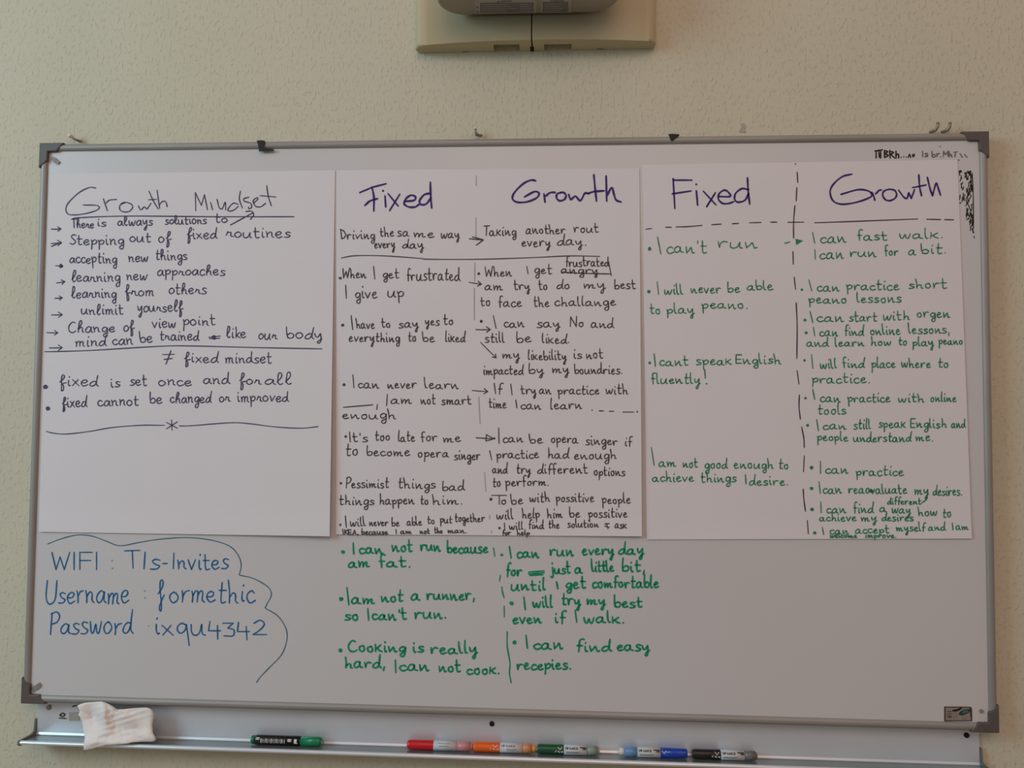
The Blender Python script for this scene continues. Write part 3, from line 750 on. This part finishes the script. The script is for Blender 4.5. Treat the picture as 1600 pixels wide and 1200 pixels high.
def marker(label, cols, px0, px1, cuts, style, flip=False):
    """px0..px1 is the pen's length in the photo; cuts are the three boundaries of its four stretches"""
    R = 0.0098
    cy = -0.0235
    cz = Z0 + SLOPE * (-cy - .006) + R * 1.02 + 0.0006
    ypx = 1172
    X = [at(p, ypx, cy - R * .7).x for p in (px0, *cuts, px1)]
    root = thing('whiteboard_marker', label, 'marker', ((X[0] + X[4]) / 2, cy, cz), GROUP)
    capm, labm, barm, inkm = cols

    def piece(name, prof, material, sm_=True):
        bm = bmesh.new()
        lathe_x(bm, prof, cy, cz)
        o = build(name, bm, material, root, smooth=False)
        for p in o.data.polygons:
            p.use_smooth = len(p.vertices) == 4
        return o

    def skin(name, material, xa, xb, spec, w, label=None, hgt=1.0):
        # print laid round the front of the barrel; u along the pen 0..1, v up the front in units of R
        def fn(u, v):
            a = math.pi - 0.35 + v * 1.0          # faces the camera, a little upwards
            a = math.pi - v
            return Vector((xa + (xb - xa) * u, cy + (R + .0004) * math.cos(a), cz + (R + .0004) * math.sin(a)))
        bm = bmesh.new()
        rng = random.Random(5)
        for kind, d in spec:
            if kind == 'bar':
                (u0, u1, v0, v1) = d
                n = 6
                for i in range(n):
                    va, vb = v0 + (v1 - v0) * i / n, v0 + (v1 - v0) * (i + 1) / n
                    bm.faces.new([bm.verts.new(fn(*q)) for q in ((u0, va), (u1, va), (u1, vb), (u0, vb))])
            else:
                txt, u0, u1, v0, v1 = d
                k = (xb - xa) / R
                for st in word_strokes(txt, u0 * k, u1 * k, -v0, (v1 - v0) / 2.0, {}, rng, True):
                    ribbon(bm, st, w, lambda a, b: fn(a / k, -b), rng)
        o = build(name, bm, material, root, recalc=False)
        if label:
            o['label'] = label
        return o

    a, b, c, d, e = X
    if flip:                                      # cap at the right-hand end
        piece('cap', [(d, R), (e - .004, R * .93), (e - .001, R * .9), (e, R * .7)], capm)
        piece('label_wrap', [(c, R * .99), (d, R * .99)], labm)
        piece('barrel', [(b, R * .93), (c, R * .93)], barm)
        piece('end_plug', [(a, R * .62), (a + .001, R * .7), (b, R * .72)], M_WHITEPL)
        cap0, cap1, lb0, lb1 = d, e, c, d
    elif style == 'dark':
        piece('end_plug', [(a, R * .75), (a + .0015, R * .86), (b, R * .88)], capm)
        piece('label_wrap', [(b, R * .93), (b + .004, R), (c, R)], labm)
        piece('cap_ring', [(c, R * .9), (d, R * .9)], barm)
        piece('cap', [(d, R * .97), (e - .006, R * .97), (e - .003, R * .9), (e, R * .7)], capm)
        lb0, lb1, cap0, cap1 = b, c, d, e
    else:                                         # cap at the left-hand end
        piece('cap', [(a, R * .7), (a + .002, R * .9), (a + .006, R * .97), (b - .001, R), (b, R * .97)], capm)
        piece('label_wrap', [(b, R * .98), (c, R * .98)], labm)
        piece('barrel', [(c, R * .92), (d, R * .92)], barm)
        piece('end_plug', [(d, R * .72), (e - .002, R * .7), (e, R * .6)], inkm)
        cap0, cap1, lb0, lb1 = a, b, b, c
    if style == 'v':
        skin('cap_print', M_WHITEPL, cap0, cap1, [('t', ('V', .78, .93, .28, .85)), ('t', ('Pilot', .68, .97, -.2, .12))], .13, 'white V mark and small white lettering')
    if style == 'vflip':
        skin('cap_print', M_WHITEPL, cap0, cap1, [('t', ('V', .06, .2, .2, .75))], .13, 'white V mark')
    if style in ('v', 'vflip'):
        skin('label_print', I_BLACK, lb0, lb1, [('t', ('VBOARD', .05, .62, .42, .85)), ('bar', (.08, .7, -.1, -.02)), ('bar', (.1, .6, -.32, -.25)), ('bar', (.70, .98, .7, .95)), ('bar', (.82, .98, .4, .7))], .13)
    if style == 'plain':
        skin('label_print', I_FADED, lb0, lb1, [('bar', (.2, .75, .72, .8)), ('bar', (.25, .7, .28, .36)), ('bar', (.2, .72, .12, .16)), ('bar', (.04, .96, -.42, -.36))], .1)
    if style == 'dark':
        sp = [('t', ('Z', .04, .12, .42, .8)), ('t', ('E', .76, .84, .2, .62)), ('bar', (.9, .96, -.2, .65)), ('bar', (.96, .985, -.2, -.05))]
        for i in range(15):
            u = .15 + i * .038
            sp.append(('bar', (u, u + .011 + .008 * (i % 3 == 0), -.25 + .1 * (i % 2), .5 + .1 * ((i * 7) % 3 == 0))))
        skin('label_print', M_WHITEPL, lb0, lb1, sp, .13, 'white lettering on black')
    if style == 'orange':
        skin('cap_print', M_WHITEPL, cap0, cap1, [('t', ('V', .74, .92, .35, .9)), ('t', ('Pilot', .64, .97, -.1, .2))], .12, 'white V mark and small white lettering')
        skin('label_print', I_FADED, lb0, lb1, [('t', ('VBOARD', .05, .7, .5, .9)), ('bar', (.3, .75, .0, .1)), ('bar', (.3, .65, -.25, -.2))], .1)
    return root


def pl(name, rgb, **k):
    return mat(name, rgb, k.pop('rough', 0.35), var=0.04, scale=60, coat=0.2, **k)


LAB = mat('marker_label_white', (206, 208, 208), 0.45, var=0.03)
P_GREEN = pl('green_cap', (14, 124, 78))
P_BLK = pl('black_label', (22, 26, 30))
marker('green marker with black label, leftmost in the tray', (P_GREEN, P_BLK, P_BLK, P_GREEN), 391, 501, (397, 466.5, 469), 'dark')
marker('red capped marker with white label and pink barrel in the tray', (pl('red_cap', (206, 20, 34)), LAB, pl('pink_barrel', (206, 138, 142)), pl('pink_end', (200, 140, 140))), 635.5, 738, (677, 712.5, 734), 'plain')
marker('orange capped marker between the red and green capped markers', (pl('orange_cap', (236, 98, 16)), LAB, pl('orange_barrel', (208, 140, 96)), pl('orange_end', (220, 150, 70))), 738.5, 837, (781, 815.5, 830), 'orange')
marker('dark green capped marker with white label beside the orange marker', (pl('dark_green_cap', (0, 82, 48)), LAB, pl('pale_green_barrel', (132, 152, 138)), pl('pale_end', (150, 160, 148))), 839, 937, (881, 917, 933), 'v')
marker('blue capped marker lying with its cap towards the right', (pl('blue_cap', (12, 58, 160)), LAB, pl('pale_blue_barrel', (104, 148, 188)), M_WHITEPL), 968, 1074.5, (976, 996, 1032), 'vflip', True)
marker('black capped marker with white label, rightmost in the tray', (pl('black_cap', (24, 22, 22)), LAB, pl('grey_barrel', (112, 110, 106)), pl('grey_end', (130, 128, 122))), 1082, 1184, (1126.5, 1163.5, 1181), 'v')

# ------------------------------------------------------------------ crumpled tissue over the tray's left end
out = [(121, 1103), (126, 1100), (132.5, 1098), (145, 1097), (158, 1096), (165, 1098), (170, 1100), (177, 1104), (183, 1108.5), (195, 1108), (207.5, 1106.6), (218, 1106), (228, 1105.5), (234, 1107), (238, 1110), (240.5, 1116), (240, 1122.5), (238, 1133), (239, 1145), (242, 1151), (244, 1156), (240, 1158.5), (235.6, 1159), (222, 1159), (207.5, 1160), (198, 1162), (189, 1163), (178, 1164), (166, 1164.5), (157, 1167), (149, 1168.5), (140, 1171), (130.6, 1172), (131, 1162), (132.5, 1152.5), (130, 1139), (128, 1126), (125, 1121), (122, 1117), (125, 1111)]
out2 = []
for i, p in enumerate(out):
    q = out[(i + 1) % len(out)]
    out2 += [p, ((p[0] + q[0]) / 2, (p[1] + q[1]) / 2)]
CT = (178, 1130)
folds = [((158, 1096), (166, 1136), .012), ((166, 1100), (206, 1130), .009), ((160, 1140), (236, 1139), -.005), ((140, 1108), (148, 1128), -.012), ((132, 1152), (170, 1146), .005), ((190, 1112), (228, 1116), -.003), ((234, 1110), (232, 1150), .005)]


def fold_h(x, y):
    h = 0
    for (a, b, amp) in folds:
        dx, dy = b[0] - a[0], b[1] - a[1]
        t = max(0, min(1, ((x - a[0]) * dx + (y - a[1]) * dy) / (dx * dx + dy * dy)))
        d = math.hypot(x - a[0] - t * dx, y - a[1] - t * dy)
        h += amp * math.exp(-(d / 8.0) ** 1.5) * (0.6 + 0.4 * math.sin(t * math.pi))
    return h + 0.0005 * math.sin(x * .55 + 1.3 * math.sin(y * .31)) + 0.0008 * math.sin(y * .7 + x * .21)


def rim_y(x, y):
    t = sm((y - 1120) / 40)
    base = -0.041 - 0.014 * t
    if y > 1150:
        base -= 0.013 * sm((y - 1150) / 12) * sm((225 - x) / 30)
    return base


bm = bmesh.new()
N, NR = len(out2), 14
tis = thing('tissue', 'crumpled white paper tissue draped over the left end of the tray', 'tissue', at(178, 1150, -.055))
Fr, Bk = [], []
rng = random.Random(3)
for r in range(1, NR + 1):
    s = r / NR
    fr, bk = [], []
    for p in out2:
        x, y = CT[0] + (p[0] - CT[0]) * s, CT[1] + (p[1] - CT[1]) * s
        k = 1 - s ** 4
        fy = rim_y(x, y) - 0.007 * (1 - s * s) - fold_h(x, y) * (0.35 + 0.65 * k)
        by = fy + 0.0008 + (0.010 * (1 - s ** 3))
        fr.append(bm.verts.new(at(x, y, fy)))
        bk.append(bm.verts.new(at(x, y, by)))
    Fr.append(fr)
    Bk.append(bk)
fy = rim_y(*CT) - 0.007 - fold_h(*CT)
cf, cb = bm.verts.new(at(*CT, fy)), bm.verts.new(at(*CT, fy + .011))
for i in range(N):
    j = (i + 1) % N
    bm.faces.new((cf, Fr[0][i], Fr[0][j]))
    bm.faces.new((cb, Bk[0][j], Bk[0][i]))
    for r in range(NR - 1):
        bm.faces.new((Fr[r][i], Fr[r + 1][i], Fr[r + 1][j], Fr[r][j]))
        bm.faces.new((Bk[r][i], Bk[r][j], Bk[r + 1][j], Bk[r + 1][i]))
    bm.faces.new((Fr[-1][i], Bk[-1][i], Bk[-1][j], Fr[-1][j]))
build('crumpled_sheet', bm, M_TISSUE, tis, smooth=True)

# ------------------------------------------------------------------ hooks along the board's top edge
HG = 'hooks along the top edge of the board'


def hook(label, pts, rad, tip=None):
    root = thing('hook', label, 'hook', pts[0], HG)
    bm = bmesh.new()
    tube(bm, pts, rad, 12)
    build('stem', bm, M_STEEL, root, smooth=True)
    if tip is not None:
        bm = bmesh.new()
        bmesh.ops.create_uvsphere(bm, u_segments=14, v_segments=10, radius=tip)
        bmesh.ops.translate(bm, verts=bm.verts, vec=pts[-1])
        build('tip', bm, M_WHITEPL, root, smooth=True)['label'] = 'pale round tip'


hook('small bent hook with a pale round tip above the left end of the frame', [at(127, 221, .002), at(124, 220.5, -.010), at(119, 218.5, -.014), at(114, 215.5, -.016), at(109.5, 212, -.017)], .0027, .005)
hook('short upright hook above the middle of the frame', [at(752, 211.5, .002), at(748, 211.5, -.010), at(744.5, 210, -.016), at(743, 206, -.017), at(743, 200.5, -.017)], [.003, .003, .0038, .0026, .002], .0024)
hook('grey bent peg, left one of the pair near the right corner', [at(1453, 206.5, .002), at(1457, 205.5, -.010), at(1462, 203, -.016), at(1465, 197.5, -.018), at(1465.5, 191.5, -.018)], .0031)
hook('grey bent peg, right one of the pair near the right corner', [at(1471, 206.5, .002), at(1476, 205.5, -.010), at(1481, 203, -.016), at(1484, 197.5, -.018), at(1484.5, 191.5, -.018)], .0031)


def patch(name, label, cat, px, y, material, t=.0006, group=None, origin=None):
    bm = bmesh.new()
    slab(bm, [at(*p, y - t) for p in px], [at(*p, y + .0006) for p in px])
    o = build(name, bm, material, origin=tuple(at(*px[0], y)))
    return tag(o, label, cat, group)


patch('tape_scrap', 'torn black tape scrap on the frame above the left sheet', 'tape', [(401, 219.7), (408, 219), (414, 219.7), (414.5, 225), (412, 229.5), (416, 231.5), (422, 232.5), (428, 233.2), (428, 236), (421, 236.3), (415, 236.6), (404.7, 236.6), (403.5, 228)], FRONT - .0002, M_BLACKTAPE, group='tape scraps along the frame')
patch('tape_scrap', 'black triangular tape scrap on the frame above the right sheet', 'tape', [(1043.8, 209.6), (1052, 209), (1061.5, 209.6), (1061.5, 212), (1055, 217), (1050, 221), (1048, 219), (1046, 213.5)], FRONT - .0002, M_BLACKTAPE, group='tape scraps along the frame')
patch('tape_scrap', 'cloudy torn tape remnant on the wall above the right sheet', 'tape', [(1154.5, 206), (1157, 200), (1160, 197.5), (1158, 194), (1161, 192), (1164, 195), (1165, 199), (1163, 203), (1166, 206.5)], -.0002, M_CLEARTAPE, t=.0012, group='tape scraps along the frame')

# ------------------------------------------------------------------ little picture sticker in the lower right corner
c0 = [(1475.5, 1104), (1516, 1104.3), (1518.5, 1106.5), (1519, 1126.8), (1475.5, 1127)]
stk = patch('picture_sticker', 'small dark bordered picture sticker in the lower right corner of the board', 'sticker', c0, PANEL - .0002, mat('sticker_border', (60, 52, 50), .5), t=.0008)


def stick_part(name, px, material, dy):
    bm = bmesh.new()
    slab(bm, [at(*p, PANEL - .0012 - dy) for p in px], [at(*p, PANEL - .0009) for p in px])
    return build(name, bm, material, stk)


stick_part('print', [(1477.5, 1105.5), (1514.5, 1105.8), (1517, 1125.4), (1477.5, 1125.6)], mat('sticker_pale_print', (150, 134, 124), .5, var=.12, scale=120), 0)
stick_part('print_stripe', [(1480, 1111), (1487.5, 1111), (1487.5, 1112.5), (1480, 1112.5)], M_CAP, .0002)
stick_part('print_stripe', [(1480, 1115), (1487.5, 1115), (1487.5, 1116.5), (1480, 1116.5)], M_CAP, .0002)
stick_part('print_stripe', [(1480, 1118.5), (1487.5, 1118), (1486.5, 1121.5), (1481.5, 1122)], M_CAP, .0002)
stick_part('dark_arc', [(1488, 1109.5), (1496, 1107.8), (1500, 1105.8), (1504, 1105.8), (1500, 1109.5), (1495, 1111.5), (1488, 1111.7)], M_DARK, .0002)
stick_part('dark_oval', [(1507 + 8.8 * math.cos(a) + 1.5 * math.sin(a), 1112.8 - 4.6 * math.sin(a) - 2.0 * math.cos(a)) for a in [k * math.pi / 10 for k in range(20)]], mat('sticker_teal', (40, 62, 58), .5, var=.2, scale=200), .0002)
stick_part('teal_centre', [(1508.5 + 5 * math.cos(a), 1112 - 2.6 * math.sin(a) - 1.2 * math.cos(a)) for a in [k * math.pi / 8 for k in range(16)]], mat('sticker_teal_light', (70, 110, 100), .5, var=.2, scale=250), .0004)

# ------------------------------------------------------------------ projector on its wall mount above the board
zb = at(838, 80, 0).z
xl, xr = at(650.5, 82, -.01).x, at(1023.5, 76, -.01).x
xm = at(831.3, 72, -.03).x
ztop = zb + 0.36
mount = thing('projector_mount', 'beige wall mount cover in two halves above the whiteboard', 'wall mount', ((xl + xr) / 2, 0, zb))


def front_y(x):
    t = (x - (xl + xr) / 2) / ((xr - xl) / 2)
    y = 0.053 - 0.019 * abs(t) ** 2.2
    e = min(x - xl, xr - x)
    r = 0.016
    if e < r:
        y -= r - math.sqrt(max(0, r * r - (r - e) ** 2))
    return -y


def half(x0, x1, notches):
    n = 40
    plan = []
    for i in range(n + 1):
        t = i / n
        t = 0.5 - 0.5 * math.cos(math.pi * t)
        x = x0 + (x1 - x0) * t
        plan.append((x, front_y(x)))
    back = []
    for a, b, d in notches:                       # openings in the back edge, left to right
        back += [(a, -.0005), (a, -d), (b, -d), (b, -.0005)]
    plan = plan + [(x1, -.0005)] + back[::-1] + [(x0, -.0005)]
    bm = bmesh.new()
    slab(bm, [(x, y, zb) for x, y in plan], [(x, y, ztop) for x, y in plan])
    outer = x0 if x0 == xl else x1
    es = [e for e in bm.edges if all(abs(v.co.z - zb) < 1e-6 for v in e.verts) and len({round(v.co.x, 5) for v in e.verts} | {0}) > 1
          and (all(v.co.y < -.012 and abs(v.co.y - front_y(v.co.x)) < 1e-5 for v in e.verts) or all(abs(v.co.x - outer) < 1e-6 for v in e.verts))]
    bmesh.ops.bevel(bm, geom=es, offset=.006, segments=4, affect='EDGES', profile=.5, clamp_overlap=True)
    o = build('cover_half', bm, M_COVER, mount)
    for p in o.data.polygons:
        p.use_smooth = len(p.vertices) == 4 and p.normal.y < -.2
    return o


P = lambda px: at(px, 78, -.002).x
half(xl, xm - .0014, [(P(723), P(731.5), .006), (P(772.5), P(812.5), .033)])
half(xm + .0014, xr, [(P(850.5), P(893), .030), (P(932.5), P(944), .007)])
bm = bmesh.new()
box(bm, xm - .0012, xm + .0012, -.001, -.044, zb + .012, ztop - .01)
build('seam_strip', bm, mat('seam_brown', (112, 96, 66), .7), mount)
bm = bmesh.new()
box(bm, xm - .0045, xm + .0035, -.0004, -.022, zb - .0006, zb + .006)
build('seam_notch', bm, M_DARK, mount)

zu = at(830, 22.5, -.056).z
pxl, pxr = at_z(682, 0, zu).x, at_z(966.5, 0, zu).x
proj = thing('projector', 'grey projector body above the frame with printed labels underneath', 'projector', ((pxl + pxr) / 2, -.2, zu))
plan = []
rc = .055
y0, y1 = -.056, -.17
for cx, cy, a0 in ((pxl + rc, y0 - rc, 90), (pxl + rc, y1 + rc, 180), (pxr - rc, y1 + rc, 270), (pxr - rc, y0 - rc, 0)):
    for k in range(11):
        a = math.radians(a0 + 9 * k)
        plan.append((cx + rc * math.cos(a), cy + rc * math.sin(a)))
bm = bmesh.new()
slab(bm, [(x, y, zu) for x, y in plan], [(x, y, zu + .13) for x, y in plan])
o = build('body', bm, M_PROJ, proj)
bv = o.modifiers.new('bevel', 'BEVEL')
bv.width, bv.segments, bv.limit_method, bv.angle_limit = 0.006, 3, 'ANGLE', math.radians(50)
bm = bmesh.new()
tube(bm, [(( pxl + pxr) / 2, y1 + .002, zu + .065), ((pxl + pxr) / 2, y1 - .006, zu + .065)], [.03, .026], 24)
build('lens', bm, M_DARK, proj)
bm = bmesh.new()
box(bm, (pxl + pxr) / 2 - .06, (pxl + pxr) / 2 + .06, -.0545, y0 - .03, zu + .05, zu + .11)
build('arm', bm, M_COVER, proj)


def under(name, px, dz, material):
    bm = bmesh.new()
    slab(bm, [at_z(x, y, zu - dz) for x, y in px], [at_z(x, y, zu + .0004) for x, y in px])
    return build(name, bm, material, proj)


under('label', [(742, -14), (838, -14), (838, 20.5), (742.5, 21)], .0006, M_STICK)
under('label', [(845, -14), (893, -14), (892, 20), (845, 20.5)], .0006, M_STICK)
for q in ([(750, 4.5), (834, 4), (833, 19), (750.5, 20)], [(848, 3), (888, 3), (888, 18.5), (848, 19)]):
    under('label_print', q, .0009, M_STICKD)
for k in range(4):
    y = 6.5 + 3.4 * k
    under('label_line', [(753, y), (790 + 9 * (k % 3), y), (790 + 9 * (k % 3), y + 1), (753, y + 1)], .0012, M_STICK)
    under('label_line', [(812, y), (831, y), (831, y + 1), (812, y + 1)], .0012, M_STICK)
    under('label_line', [(851, y - .5), (880 - 5 * (k % 2), y - .5), (880 - 5 * (k % 2), y + .4), (851, y + .4)], .0012, M_STICK)
for q in ([(783, 1), (800, 1), (800, 3), (783, 3)], [(860, 1), (881, 1), (881, 2.4), (860, 2.4)]):
    under('label_print', q, .0009, M_STICKD)
for cx, cy in ((745.5, 11), (746, 18), (779, 2.5)):
    under('label_symbol', [(cx - 1.7, cy + 1.5), (cx, cy - 1.6), (cx + 1.7, cy + 1.5)], .0012, M_CAP)
